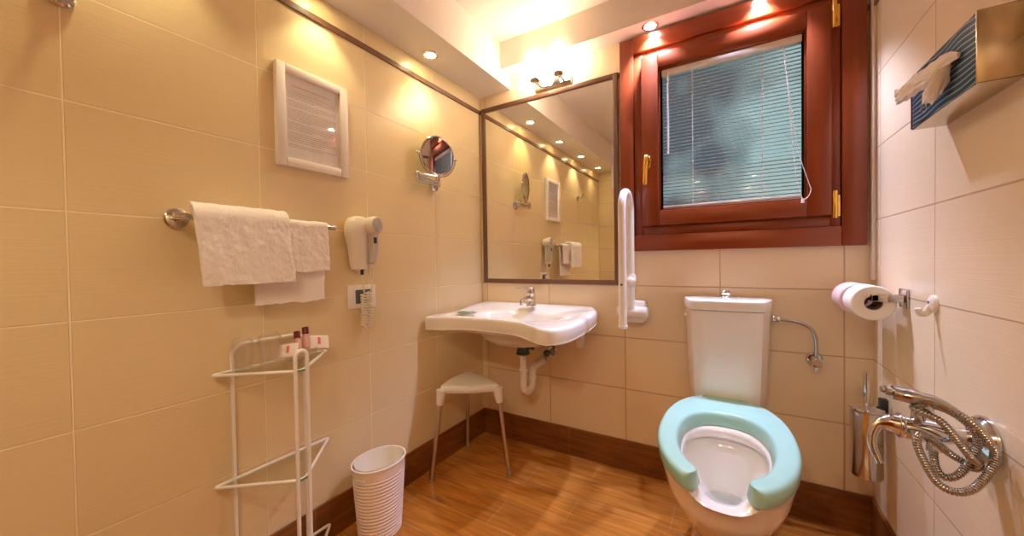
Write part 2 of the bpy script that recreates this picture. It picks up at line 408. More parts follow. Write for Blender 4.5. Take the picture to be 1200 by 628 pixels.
for x in (1.141, 1.391):
    B().tube([(x, -.033, 1.835), (x, -.033, 1.254)], .0012, 6).tube([(x, -.011, 1.835), (x, -.011, 1.254)], .0008, 6).build('ladder_cord', M['cord'], vb)
B().cyl((1.046, -.040, 1.838), (1.045, -.042, 1.478), .0042, seg=8).cyl((1.046, -.036, 1.838), (1.046, -.041, 1.80), .0055, seg=8).build('tilt_wand', M['wand'], vb)
b = B(); b.box((1.455, -.037, 1.833), (.024, .010, .012), .002)
b.tube(catmull([(1.455, -.042, 1.828), (1.465, -.044, 1.72), (1.482, -.047, 1.56), (1.498, -.053, 1.42), (1.530, -.056, 1.29), (1.536, -.058, 1.265), (1.528, -.058, 1.240), (1.512, -.058, 1.228)], 8), .0014, 6)
b.tube(catmull([(1.457, -.042, 1.828), (1.470, -.044, 1.66), (1.481, -.047, 1.49), (1.492, -.053, 1.34), (1.504, -.057, 1.26), (1.512, -.058, 1.228)], 8), .0014, 6)
b.cyl((1.512, -.058, 1.234), (1.512, -.058, 1.218), .004, .006, 10)
b.build('pull_cord', M['cord'], vb)

# ------------------------------------------------------------------ lights fitted in the soffits, plus fill lights added behind the camera
def downlight(x, y, z, bulb, col, watts, label, group, size=95):
    t = thing('downlight', (x, y, z), label, 'downlight', group)
    B().lathe([(.024, .001), (.025, -.004), (.031, -.005), (.036, -.003), (.037, .000), (.030, .001)], (x, y, z), (0, 0, 1), 32, caps=False).build('trim_ring', M['chrome'], t)
    B().lathe([(.001, -.0025), (.023, -.002), (.0245, .0005), (.001, .0005)], (x, y, z), (0, 0, 1), 28).build('bulb', bulb, t)
    l = bpy.data.lights.new('spot_light', 'SPOT'); l.energy = watts; l.color = col; l.spot_size = math.radians(size); l.spot_blend = .55; l.shadow_soft_size = .022
    o = bpy.data.objects.new('spot_light', l); COL.objects.link(o); o.location = (x, y, z - .007)
    o['kind'] = 'structure'
    return t
WARM = (1., .80, .30)
for y, lab in ((-.50, 'warm recessed downlight in the towel-wall soffit nearest the mirror corner'), (-1.0, 'warm recessed downlight above the framed notice'),
               (-1.5, 'warm recessed downlight above the bare end of the towel rail'), (-2.0, 'warm recessed downlight by the entrance end of the soffit')):
    downlight(.082, y, 1.985, M['warm_bulb'], WARM if y > -.6 else (1., .84, .50), {-.5: 4.5, -1.: 4.5, -1.5: 4.5, -2.: 1.5}[y], lab, 'warm soffit downlights')
for x, lab in ((.976, 'cool white downlight above the handle side of the window'), (1.385, 'cool white downlight above the hinge side of the window')):
    downlight(x, -.055, 2.055, M['cool_bulb'], (.62, .66, 1.), 46, lab, 'cool window downlights')
for x, y, lab in ((1.0, -2.12, 'added warm fill downlight in the entrance soffit farther from the tissue dispenser'), (1.45, -2.12, 'added warm fill downlight in the entrance soffit by the tissue dispenser wall')):  # unseen lamps added behind the camera as front fill
    downlight(x, y, 1.76, M['warm_bulb'], (1., .85, .60), 12, lab, 'added entrance fill downlights', 160)

# wall lamp over the mirror
wl = thing('wall_lamp', (.46, 0, 1.935), 'chrome wall lamp with two glowing opal glass shades above the mirror', 'lamp')
B().bb(.375, .585, -.018, 0, 1.925, 1.975, .005).build('wall_plate', M['chrome'], wl)
for x in (.415, .545):
    B().tube(catmull([(x, -.016, 1.945), (x, -.05, 1.945), (x, -.075, 1.940), (x, -.085, 1.948)], 6), .006, 10).lathe([(.012, 0), (.026, .004), (.028, .012), (.012, .014)], (x, -.085, 1.94), (0, 0, 1), 20).build('lamp_arm', M['chrome'], wl)
    B().lathe([(.022, 0), (.030, .004), (.036, .03), (.040, .07), (.040, .095), (.036, .0955), (.034, .07), (.020, .008), (.001, .006)], (x, -.085, 1.953), (0, 0, 1), 32).build('lamp_shade', M['opal'], wl)

# ------------------------------------------------------------------ wall mirror
mr = thing('wall_mirror', (.42, 0, .895), 'large rectangular wall mirror with thin brown wooden frame above the basin', 'mirror')
for x in (.020, .795): B().bb(x, x + .023, -.014, 0, .895, 1.912, .002).build('frame_stile', M['mirror_frame'], mr)
for z in (.895, 1.888): B().bb(.043, .795, -.014, 0, z, z + .024, .002).build('frame_rail', M['listel'], mr)
B().bb(.043, .795, -.006, -.001, .919, 1.888).build('mirror_glass', M['mirror'], mr, smooth=False)

# ------------------------------------------------------------------ framed notice on left wall
fn = thing('framed_notice', (0, -1.025, 1.345), 'white framed printed notice hung on the tiled wall above the towels', 'picture frame')
y0, y1, z0, z1 = -1.155, -.895, 1.345, 1.685; fw = .030
b = B().bb(0, .020, y0, y0 + fw, z0, z1, .0025).bb(0, .020, y1 - fw, y1, z0, z1, .0025).bb(0, .0195, y0 + fw, y1 - fw, z0, z0 + fw, .004).bb(0, .0195, y0 + fw, y1 - fw, z1 - fw, z1, .004)
b.build('frame', M['white_frame'], fn)
B().bb(.001, .006, y0 + fw, y1 - fw, z0 + fw, z1 - fw).build('paper_sheet', M['paper'], fn, smooth=False)
b = B(); zz = z1 - .062; k = 0
def dash_line(zz, ya, yb, h=.0014):
    y = ya
    while y < yb - .004:
        w = rnd.uniform(.004, .016); e = min(y + w, yb); b.bb(.0058, .0064, y, e, zz, zz + h); y = e + .0022
dash_line(zz, y0 + .058, y1 - .058, .0024); zz -= .020
for para in (4, 3, 6, 4, 5, 2):
    for i in range(para):
        dash_line(zz, y0 + .042, (y1 - .042) if i < para - 1 else y1 - rnd.uniform(.09, .14)); zz -= .0068
    zz -= .006
b.build('printed_text', M['ink'], fn, smooth=False)['label'] = 'rows of small grey print'
B().bb(.0105, .0120, y0 + fw - .002, y1 - fw + .002, z0 + fw - .002, z1 - fw + .002).build('glass_pane', M['glass'], fn, smooth=False)

# ------------------------------------------------------------------ robe hook near the top of the left wall
rh = thing('robe_hook', (0, -1.603, 1.60), 'round chrome robe hook high on the towel wall near the entrance', 'hook')
B().lathe([(.024, 0), (.026, .003), (.026, .010), (.022, .014), (.001, .014)], (0, -1.603, 1.622), (1, 0, 0), 28).build('wall_rose', M['chrome'], rh)
B().tube(catmull([(.012, -1.603, 1.622), (.035, -1.603, 1.620), (.048, -1.603, 1.626), (.055, -1.603, 1.645)], 6), .007, 12).ball((.055, -1.603, 1.648), .010).build('hook_arm', M['chrome'], rh)

# ------------------------------------------------------------------ towel rail and towels
BX, BZ = .072, 1.143
tr = thing('towel_rail', (0, -1.22, 1.12), 'chrome towel rail carrying two white towels', 'towel rail')
B().tube([(BX, -1.437, BZ), (BX, -.995, BZ)], .0085, 16).build('rail_bar', M['chrome'], tr)
for y in (-1.412, -1.075):
    B().lathe([(.024, 0), (.027, .003), (.027, .010), (.023, .013), (.001, .013)], (0, y, BZ), (1, 0, 0), 28).cyl((.01, y, BZ), (BX + .004, y, BZ), .010, seg=18).build('rail_mount', M['chrome'], tr)
def towel(name, y0, y1, rin, th, zf, zb, label, seed, amp, lean=0., tuck=.012):
    """folded terry towel laid over the bar; closed thick sheet lofted along y"""
    ny = 90; rings = []
    for i in range(ny + 1):
        t = i / ny; y = y0 + (y1 - y0) * t
        e = min(t, 1 - t) * (y1 - y0); rr = min(1., (e / .006 + .03)) ** .5
        def side(r, up):
            pts = []
            nf = 44
            for k in range(nf):       # back flap, bottom to top
                pts.append((-r, zb + (BZ - zb) * k / nf, 'b', 1 - k / nf))
            for k in range(11):
                a = PI - PI * k / 10; pts.append((r * math.cos(a), BZ + r * math.sin(a), 't', 0))
            for k in range(1, nf + 1):
                pts.append((r, BZ + (zf - BZ) * k / nf, 'f', k / nf))
            return pts
        outp = side(rin + th, 1); inn = side(rin, 0)[::-1]
        mid = rin + th / 2
        ring = []
        for (px, pz, w, h) in outp + inn:
            if w != 't': px = math.copysign(mid + (abs(px) - mid) * rr, px)
            n1 = noise.noise((y * 11 + seed, h * 1.2, seed)) ; n2 = noise.noise((y * 34 + seed, pz * 12, seed + 3))
            n3 = noise.noise((y * 62, pz * 62, seed + 9)) + .8 * noise.noise((y * 130, pz * 130, seed))
            sgn = 1 if w == 'f' else -1 if w == 'b' else 0
            flare = (.55 * amp * h) if w == 'f' else 0
            dx = amp * h * n1 * 1.0 + amp * .45 * n2 * min(1, h * 3) + .0022 * n3 * (1 if w != 't' else .4)
            xx = BX + px + (dx + flare if w == 'f' else dx * .35 if w == 'b' else 0)
            lift = .006 * noise.noise((y * 14, seed * 3.1, sgn)) + .003 * noise.noise((y * 60, seed, sgn))
            zz = pz + (lift * h if w != 't' else .0022 * noise.noise((y * 40, seed, 5)))
            yy = y + (tuck * (1 - t) * min(1, .25 + 4 * h) if w == 'b' else .24 * tuck * (1 - t) * (px < 0) if w == 't' else 0) + lean * h * .03 * (1 if w == 'f' else 0) + .004 * h * noise.noise((pz * 22, seed, t * 3))
            ring.append((max(.006, xx), yy, zz))
        rings.append(ring)
    o = B().loft(rings).build(name, M['towel'], angle=70)
    return tag(o, label, 'towel', 'towels on the rail')
towel('towel', -1.262, -1.030, .010, .007, .992, .893, 'white towel partly underneath the other, its longer back flap hanging lower', 3.3, .005)
towel('towel', -1.408, -1.172, .027, .014, .962, .975, 'larger thickly folded white towel at the bare end of the rail, lying over the other', 8.1, .012, .5, .075)

# ------------------------------------------------------------------ hair dryer on wall holder
hd = thing('hair_dryer', (.05, -.84, .99), 'cream wall-mounted hair dryer with coiled cord beside the towel rail', 'hair dryer')
b = B(); rings = []
for z, w, d, yc in ((.992, .030, .022, -.864), (.994, .039, .032, -.864), (1.02, .042, .038, -.866), (1.06, .044, .044, -.869), (1.10, .047, .050, -.873), (1.125, .050, .056, -.876),
                    (1.15, .052, .060, -.876), (1.175, .048, .058, -.874), (1.192, .037, .046, -.872), (1.199, .018, .024, -.870)):
    rings.append([(max(0.0005, .030 + d * .5 * math.cos(a) * (1.15 if math.cos(a) > 0 else 1.0)), yc + w * math.sin(a), z) for a in [2 * PI * k / 28 for k in range(28)]])
b.loft(rings).build('wall_holder', M['cream_plastic'], hd)
ax = Vector((.95, .16, .10)).normalized(); o0 = Vector((.020, -.832, 1.160))
B().lathe([(.030, 0), (.034, .02), (.036, .04), (.036, .058), (.034, .064), (.031, .067), (.030, .064), (.001, .064)], o0, ax, 30).build('barrel', M['cream_plastic'], hd)
b = B()
for r in (.010, .018, .026):
    b.lathe([(r - .0026, .066), (r - .0016, .0685), (r + .0016, .0685), (r + .0026, .066)], o0, ax, 26, caps=False)
b.lathe([(.001, .064), (.005, .069), (.001, .0695)], o0, ax, 12)
b.lathe([(.001, .0645), (.029, .0645), (.029, .0655), (.001, .0655)], o0, ax, 26)
b.build('air_grille', M['grey_plastic'], hd)
hc = o0 + ax * .045
hpts = catmull([hc + Vector((0, 0, -.02)), hc + Vector((-.002, .006, -.07)), hc + Vector((-.008, .002, -.12)), hc + Vector((-.012, -.004, -.150))], 6)
B().tube(hpts, [.017] * 6 + [.0165] * 6 + [.015] * 6 + [.008], 16).build('handle', M['grey_plastic'], hd)
sw = hc + Vector((.0155, -.004, -.058)); B().box(sw, (.008, .011, .024), .002, rotm('Z', -14)).build('switch', M['dark'], hd)
B().cyl((.040, -.862, .995), (.040, -.862, .972), .0075, .006, seg=12).build('cord_plug', M['dark'], hd)
b = B(); end = hpts[-1]
pts = [(.040, -.862, .974), (.040, -.860, .93), (.042, -.856, .905)]
def coil(yc, za, zb, turns, x0, sg):
    n = int(turns * 12)
    for i in range(n):
        t = i / n; q = 2 * PI * turns * t * sg; pts.append((x0 + .010 * math.cos(q), yc + .011 * math.sin(q) + .003 * math.sin(3 * t), za + (zb - za) * t))
coil(-.852, .898, .772, 12, .032, 1)
for k in range(9): q = PI * k / 8; pts.append((.034 + .009 * math.cos(q * 4), -.840 - .013 * math.cos(q), .766 - .016 * math.sin(q)))
coil(-.826, .770, .905, 13, .034, -1)
pts += [(.04, -.818, .94), (.044, -.815, .97), tuple(end)]
b.tube(pts, .0029, 7).build('coiled_cord', M['cream_plastic'], hd)

# wall socket
sk = thing('wall_socket', (0, -.838, .838), 'white rectangular wall socket with dark insert behind the coiled cord', 'socket')
B().bb(0, .010, -.904, -.774, .838, .930, .004).build('face_plate', M['wplastic'], sk)
b = B()
for i in range(3): b.bb(.0095, .013, -.872 + i * .0235, -.872 + i * .0235 + .0225, .857, .912, .0015)
b.build('socket_insert', M['switch_grey'], sk)['label'] = 'dark grey socket modules'

# ------------------------------------------------------------------ magnifying mirror
mm = thing('magnifying_mirror', (0, -.409, 1.37), 'round chrome magnifying mirror on a swing arm beside the big mirror', 'mirror')
B().lathe([(.029, 0), (.031, .003), (.031, .010), (.024, .017), (.012, .020), (.001, .020)], (0, -.409, 1.403), (1, 0, 0), 30).build('wall_rose', M['chrome'], mm)
B().cyl((.018, -.409, 1.403), (.036, -.409, 1.403), .010, seg=16).cyl((.036, -.409, 1.388), (.036, -.409, 1.440), .010, seg=16, bev=.002)\
   .tube([(.036, -.409, 1.412), (.041, -.553, 1.412)], .0065, 12).tube([(.036, -.409, 1.400), (.041, -.553, 1.400)], .004, 12)\
   .cyl((.041, -.556, 1.392), (.041, -.556, 1.438), .0095, seg=16, bev=.002).tube([(.041, -.556, 1.430), (.064, -.446, 1.430)], .0055, 12)\
   .cyl((.064, -.446, 1.418), (.064, -.446, 1.440), .0075, seg=14).build('swing_arm', M['chrome'], mm)
dc = Vector((.068, -.446, 1.530)); dn = Vector((.955, -.26, -.03)).normalized(); du = Vector((0, 0, 1)); dv = dn.cross(du).normalized(); du = dv.cross(dn)
b = B().tube([dc + (dv * math.cos(a) + du * math.sin(a)) * .101 for a in [PI + PI * k / 24 for k in range(25)]], .0032, 8)
for s_ in (-1, 1): b.cyl(dc + dv * s_ * .090, dc + dv * s_ * .110, .0035, seg=10).ball(dc + dv * s_ * .110, .0055, 12)
b.cyl((.064, -.446, 1.430), dc - du * .100, .0045, seg=10)
b.build('yoke', M['chrome'], mm)
B().lathe([(.086, .005), (.091, .006), (.094, .003), (.094, -.003), (.091, -.006), (.086, -.005)], dc, dn, 48, caps=False).build('rim', M['chrome'], mm)
B().lathe([(.001, .0035), (.0875, .0035), (.0875, -.0035), (.001, -.0035)], dc, dn, 48).build('mirror_glass', M['smoke_mirror'], mm, angle=30)

# ------------------------------------------------------------------ wire corner rack
rk = thing('wire_rack', (.08, -1.18, 0), 'white wire three-tier rack with glass shelves standing against the wall below the towels', 'rack')
b = B(); p = [(.020, -1.298, 0)] + [(.020, -1.298, z) for z in (.2, .4, .6, .745)]
arc = [(.020, -1.298 + .035 * (1 - math.cos(a)), .745 + .035 * math.sin(a)) for a in [PI / 2 * k / 6 for k in range(1, 7)]]
arc2 = [(.020, -1.086 - .035 * (1 - math.sin(a)), .745 + .035 * math.cos(a)) for a in [PI / 2 * k / 6 for k in range(0, 7)]]
b.tube(p + arc + arc2 + [(.020, -1.086, z) for z in (.6, .4, .2, 0)], .0055, 10).build('rear_frame', M['white_paint'], rk)
hp = [(.205, -1.216, 0), (.205, -1.216, .3), (.205, -1.216, .745)] + [(.205, -1.199 - .017 * math.cos(a), .745 + .019 * math.sin(a)) for a in [PI * k / 12 for k in range(1, 12)]] + [(.205, -1.182, .745), (.205, -1.182, .3), (.205, -1.182, 0)]
b = B().tube(hp, .0055, 10).build('front_post', M['white_paint'], rk)
for z in (.704, .384, .068):
    A = Vector((.022, -1.352, z)); R_ = Vector((.022, -1.005, z)); F = Vector((.197, -1.188, z)); F2 = Vector((.197, -1.210, z))
    cor = []
    def corner(P, Q, S, r):
        a = P + (Q - P).normalized() * r; c = P + (S - P).normalized() * r
        return [a.lerp(P, t).lerp(P.lerp(c, t), t) for t in [k / 5 for k in range(6)]]
    loop = corner(A, R_, F2, .014) + corner(F2, A, F, .006) + corner(F, F2, R_, .006) + corner(R_, F, A, .014)
    b = B().tube(loop, .0048, 10, closed=True); b.build('shelf_wire', M['white_paint'], rk)
    cen = (A + R_ + F) / 3
    g = [cen + (q - cen) * .93 for q in loop]
    B().prism([q + Vector((0, 0, -.001)) for q in g], (0, 0, .005)).build('glass_shelf', M['shelf_glass'], rk, smooth=False)
    B().box((.197, -1.199, z + .0), (.010, .030, .006), .001).build('shelf_clip', M['glass_edge'], rk)['label'] = 'green shelf clip'
# things on the top shelf
ST = .7085
def tumbler(x, y, r, h, label):
    t = tag(B().lathe([(.001, .0), (r * .80, 0), (r * .84, .004), (r, h), (r - .0015, h), (r * .84 - .002, .010), (.001, .008)], (x, y, ST), (0, 0, 1), 28).build('tumbler', M['tumbler']), label, 'glass', 'tumblers on the rack')
    return t
t1 = thing('tumbler', (.078, -1.222, ST), 'clear tumbler in crinkled film next to the white sachets', 'glass', 'tumblers on the rack')
def tum(t, r, h):
    x, y, z = t.location
    B().lathe([(.001, .0), (r * .78, 0), (r * .82, .004), (r, h), (r - .0015, h), (r * .82 - .002, .010), (.001, .008)], (x, y, z), (0, 0, 1), 28).build('glass_cup', M['tumbler'], t)
    rings = []
    for k in range(13):
        hh = .001 + (h * 1.12) * k / 12; rings.append([(x + (r * (.86 + .2 * k / 12) + .002 + .0035 * abs(noise.noise((a * 3, k * .7, x * 40)))) * math.cos(a) * (1 if k < 11 else .8 - .28 * (k - 11)),
                       y + (r * (.86 + .2 * k / 12) + .002 + .0035 * abs(noise.noise((a * 3, k * .7, 9 + x * 40)))) * math.sin(a) * (1 if k < 11 else .8 - .28 * (k - 11)), z + hh + .004 * noise.noise((a * 2, k, 3)) * (k > 9)) for a in [2 * PI * q / 30 for q in range(30)]])
    B().loft(rings, cap0=False, cap1=False).build('film_wrap', M['film'], t, angle=15)
tum(t1, .029, .090)
t2 = thing('tumbler', (.060, -1.287, ST), 'clear film-wrapped tumbler at the outer tip of the top shelf', 'glass', 'tumblers on the rack')
tum(t2, .025, .086)
b = B(); rings = []
for s_, z in ((.74, 0), (.86, .004), (.95, .014), (1.0, .030), (.96, .031), (.90, .016), (.80, .0065), (.3, .005)):
    rings.append([(.072 + .038 * s_ * math.cos(a), -1.128 + .054 * s_ * math.sin(a), ST + z) for a in [2 * PI * k / 36 for k in range(36)]])
tag(b.loft(rings).build('soap_dish', M['film']), 'small clear oval dish holding sachets and bottles on the top rack shelf', 'dish')
def bottle(x, y, z, d, label):
    t = thing('toiletry_bottle', (x, y, z), label, 'bottle', 'toiletry bottles on the rack')
    d = Vector(d).normalized()
    B().lathe([(.001, 0), (.0095, 0), (.0105, .002), (.0105, .040), (.008, .046), (.0055, .048), (.001, .048)], (x, y, z), d, 18).build('bottle_body', M['lotion'], t)
    B().lathe([(.009, .047), (.0098, .048), (.0098, .068), (.0088, .070), (.001, .070)], (x, y, z), d, 18).build('bottle_cap', M['red_cap'], t)['label'] = 'dark red cap'
bottle(.088, -1.140, ST + .024, (-.30, .10, .62), 'little pink bottle with dark red cap, nearer the wrapped tumblers')
bottle(.076, -1.108, ST + .030, (-.22, .08, .75), 'little pink bottle with dark red cap, standing highest among the toiletries')
def sachet(c, rot, w, h, label):
    t = thing('sachet', c, label, 'sachet', 'toiletry sachets on the rack')
    b = B()
    def f(u, v):
        x = (u - .5) * w; y = (v - .5) * h; q = max(0, (1 - (2 * u - 1) ** 4)) * max(0, (1 - (2 * v - 1) ** 4))
        return Vector((x, y, .0035 * q + .0008 * noise.noise((u * 6, v * 6, c[0] * 99))))
    R = rot
    top = lambda u, v: R @ f(u, v) + Vector(c); bot = lambda u, v: R @ Vector((f(u, v).x, f(u, v).y, -f(u, v).z - .0003)) + Vector(c)
    b.grid(top, 12, 12); b.grid(bot, 12, 12); b.build('pouch', M['sachet'], t, angle=60)
    b = B(); b.grid(lambda u, v: R @ (f(.18 + .55 * u, .42 + .15 * v) + Vector((0, 0, .0006))) + Vector(c), 6, 4)
    b.build('printed_patch', M['pink'], t)['label'] = 'pink printed patch'
Rm = lambda z, y, x: Matrix.Rotation(z, 3, 'Z') @ Matrix.Rotation(y, 3, 'Y') @ Matrix.Rotation(x, 3, 'X')
sachet((.098, -1.178, ST + .040), Rm(-.7, 1.05, .25), .042, .058, 'white sachet with pink print beside the wrapped tumbler')
sachet((.070, -1.062, ST + .042), Rm(-.5, .95, -.25), .048, .062, 'white sachet with pink print at the far tip of the shelf')

# ------------------------------------------------------------------ waste bin
wbn = thing('waste_bin', (.130, -.872, 0), 'ribbed white plastic waste bin with liner beside the shower stool', 'bin')
HB = .275
def bring(z, inset=0., rib=True):
    s_ = .80 + .20 * z / HB; rb = .0012 * math.sin(z * 2 * PI / .0125) if rib and z < .235 else 0.
    return [(.130 + (.084 * s_ + rb - inset) * math.cos(a), -.872 + (.104 * s_ + rb - inset) * math.sin(a), z) for a in [2 * PI * k / 56 for k in range(56)]]
rings = [bring(0, .004, False)] + [bring(.002 + .00156 * k) for k in range(170)] + [bring(HB - .004, -.003, False), bring(HB, -.002, False), bring(HB, .003, False), bring(HB - .02, .004, False), bring(.004, .005, False)]
B().loft(rings).build('bin_body', M['bin'], wbn, angle=70)
b = B(); rings = []
for k in range(16):
    z = HB + .002 - .0155 * k
    s_ = .80 + .20 * z / HB
    rings.append([(.130 + (.084 * s_ - .007 - .006 * abs(noise.noise((a * 2.2, k * .35, 4.)))) * math.cos(a), -.872 + (.104 * s_ - .007 - .006 * abs(noise.noise((a * 2.2, k * .35, 7.)))) * math.sin(a), z) for a in [2 * PI * q / 48 for q in range(48)]])
ov = [bring(HB + .003, .002, False), bring(HB + .0035, -.002, False), bring(HB - .003, -.0045, False), bring(HB - .012, -.005, False)]
rings2 = [[q for q in bring(HB - .012, -.0052, False)], bring(HB + .002, -.0045, False), bring(HB + .0035, .001, False)]
b.loft([[(p[0] , p[1], p[2]) for p in r] for r in rings], cap0=False, cap1=True)
b.build('bin_liner', M['bag'], wbn, angle=50)
for a in (-1.42, 1.72):
    s_ = .80 + .20 * .235 / HB; d = Vector((math.cos(a) / .084, math.sin(a) / .104, 0)).normalized(); tg = Vector((-d.y, d.x, 0))
    c = Vector((.130 + .084 * s_ * math.cos(a), -.872 + .104 * s_ * math.sin(a), .238))
    rim = []
    for k in range(24):
        q = 2 * PI * k / 24; u = .029 * math.copysign(abs(math.cos(q)) ** .5, math.cos(q)); v = .009 * math.copysign(abs(math.sin(q)) ** .8, math.sin(q))
        an = a + u / .095
        rim.append(Vector((.130 + (.084 * s_ + .0025) * math.cos(an), -.872 + (.104 * s_ + .0025) * math.sin(an), .238 + v)))
    b = B(); b.prism(rim, -d * .003); b.build('grip_hole', M['wplastic'], wbn, angle=40)['label'] = 'pale oval grip slot'

# ------------------------------------------------------------------ shower stool
ss = thing('shower_stool', (.152, -.354, 0), 'three-legged stool with white triangular plastic seat and metal legs below the basin', 'stool')
cor = [Vector((.098, -.505, 0)), Vector((.338, -.335, 0)), Vector((.058, -.230, 0))]; cen = sum(cor, Vector()) / 3
def tri_ring(scale, z, dish=0.):
    pts = []
    for i in range(3):
        P, Q, S = cor[i], cor[(i - 1) % 3], cor[(i + 1) % 3]
        a = P.lerp(Q, .20); c = P.lerp(S, .20)
        pts += [a.lerp(P, t).lerp(P.lerp(c, t), t) for t in [k / 8 for k in range(9)]]
        mid = c.lerp(S.lerp(P, .20), .5); bul = (mid - cen).normalized() * .010
        for t in (.25, .5, .75): pts.append(c.lerp(S.lerp(P, .20), t) + bul * (1 - (2 * t - 1) ** 2))
    return [(cen.x + (q.x - cen.x) * scale, cen.y + (q.y - cen.y) * scale, z + dish) for q in pts]
rings = [tri_ring(.90, .402), tri_ring(1.02, .400), tri_ring(1.08, .408), tri_ring(1.09, .420), tri_ring(1.06, .430), tri_ring(.96, .4335), tri_ring(.7, .431), tri_ring(.35, .429), tri_ring(.05, .4285)]
b = B().loft(rings)
feet = [Vector((.076, -.540, 0)), Vector((.372, -.325, 0)), Vector((.026, -.200, 0))]
for F_, P in zip(feet, cor):
    T_ = P + (cen - P) * .10 + Vector((0, 0, .415)); d = (F_ - T_).normalized()
    b.tube([T_ - d * .0, T_ + d * .03, T_ + d * .068, T_ + d * .070], [.025, .0205, .0165, .0125], 18)
b.build('seat', M['wplastic'], ss, angle=50)
for F_, P in zip(feet, cor):
    T_ = P + (cen - P) * .10 + Vector((0, 0, .415)); d = (F_ - T_).normalized()
    lg = B().tube([T_ + d * .066, F_ - d * .012], .0105, 16).build('leg', M['alu'], ss)
    B().tube([F_ - d * .022, F_ - d * .003, F_ + Vector((0, 0, .0005))], [.0125, .014, .0135], 16).build('rubber_foot', M['alu'], lg)

# ------------------------------------------------------------------ washbasin
bs = thing('washbasin', (.36, -.25, .60), 'white ceramic wall-hung basin with curved front edge under the big mirror', 'washbasin')
OUT = [(.060, -.002), (.026, -.06), (.034, -.18), (.058, -.30), (.062, -.375), (.022, -.455), (.014, -.500), (.052, -.508), (.130, -.472), (.220, -.448), (.320, -.436), (.420, -.440), (.510, -.462), (.590, -.508),
       (.655, -.545), (.705, -.535), (.742, -.470), (.752, -.36), (.750, -.22), (.732, -.09), (.690, -.020), (.660, -.002), (.36, -.0015)]
ol = catmull([(x, y, 0) for x, y in OUT], 6, closed=True)
ol = [Vector((p.x, min(p.y, -.0015), 0)) for p in ol]
bc = Vector((.375, -.245, 0))
BX2, BY2 = .235, .150
def rimz(p): return .785 + .050 * max(p.y, -.6) * (1 if p.y > -.45 else 1.0)
def toward(p, s_, c=bc): return Vector((c.x + (p.x - c.x) * s_, c.y + (p.y - c.y) * s_, 0))
def bowl_pt(p, s_):
    d = Vector((p.x - bc.x, p.y - bc.y, 0)); a = math.atan2(d.y / BY2, d.x / BX2)
    return Vector((bc.x + BX2 * s_ * math.cos(a), bc.y + BY2 * s_ * math.sin(a), 0))
rings = []
# underside from belly outwards
for s_, z in ((.06, .604), (.35, .606), (.62, .618), (.84, .645), (1.0, .672)):
    rings.append([Vector((q.x, q.y, z)) for q in [bowl_pt(p, s_ * .98) for p in ol]])
for s_, k in ((.0, 0), (.5, 0), (.985, 1)):
    r_ = []
    for p in ol:
        q0 = bowl_pt(p, 1.06); q = q0.lerp(p, .35 + .65 * s_) if s_ else q0.lerp(p, .25); zu = rimz(p) - .062 if k else (.680 + (.700 - .680) * s_) 
        r_.append(Vector((q.x, min(q.y, -.0015), zu if k else min(zu, rimz(p) - .062))))
    rings.append(r_)
for ins, dz in ((.004, -.060), (.0, -.050), (.0, -.016), (.003, -.006), (.010, -.001), (.020, .0005)):
    r_ = []
    for p in ol:
        d = (bc - p).normalized(); q = p + d * ins; r_.append(Vector((q.x, min(q.y, -.0015), rimz(p) + dz)))
    rings.append(r_)
for t in (.35, .7, .9, 1.0):
    r_ = []
    for p in ol:
        q = (p + (bc - p).normalized() * .020).lerp(bowl_pt(p, 1.03), t); zf = rimz(p) + .0005; zb = .752
        r_.append(Vector((q.x, min(q.y, -.0015), zf + (zb - zf) * t)))
    rings.append(r_)
for s_, z in ((.99, .747), (.95, .735), (.88, .712), (.75, .685), (.55, .665), (.3, .655), (.10, .652)):
    rings.append([Vector((q.x, q.y, z)) for q in [bowl_pt(p, s_) for p in ol]])
B().loft(rings).build('basin_bowl', M['ceramic'], bs, angle=75)
B().lathe([(.001, 0), (.021, 0), (.023, .002), (.020, .004), (.001, .004)], (bc.x, bc.y, .652), (0, 0, 1), 24).build('drain_plug', M['chrome'], bs)
B().bb(.610, .640, -.055, 0, .580, .690, .004).cyl((.616, -.056, .612), (.616, -.050, .612), .006, seg=12).build('wall_bracket', M['wplastic'], bs)
# faucet
fc = thing('basin_faucet', (.372, -.080, .780), 'chrome single-lever mixer tap on the back rim of the basin', 'faucet')
B().lathe([(.026, -.002), (.027, .002), (.024, .008), (.022, .03), (.021, .055), (.022, .062), (.001, .062)], (.372, -.080, .780), (0, 0, 1), 28)\
   .tube(catmull([(.372, -.085, .812), (.372, -.12, .822), (.372, -.165, .818), (.372, -.190, .806)], 6), [.017] * 7 + [.0145] * 6 + [.013] * 6, 16, flat=(.8, 1)).cyl((.372, -.186, .812), (.372, -.186, .796), .0105, seg=16).build('tap_body', M['chrome'], fc)
B().lathe([(.022, 0), (.0225, .004), (.0215, .022), (.016, .034), (.008, .039), (.001, .040)], (.372, -.080, .843), (0, -.1, 1), 28)\
   .tube(catmull([(.372, -.085, .868), (.372, -.13, .873), (.370, -.19, .880), (.368, -.228, .884)], 6), [.010] * 6 + [.0075] * 6 + [.006] * 6 + [.003], 12, flat=(.55, 1.1)).build('tap_lever', M['chrome'], fc)
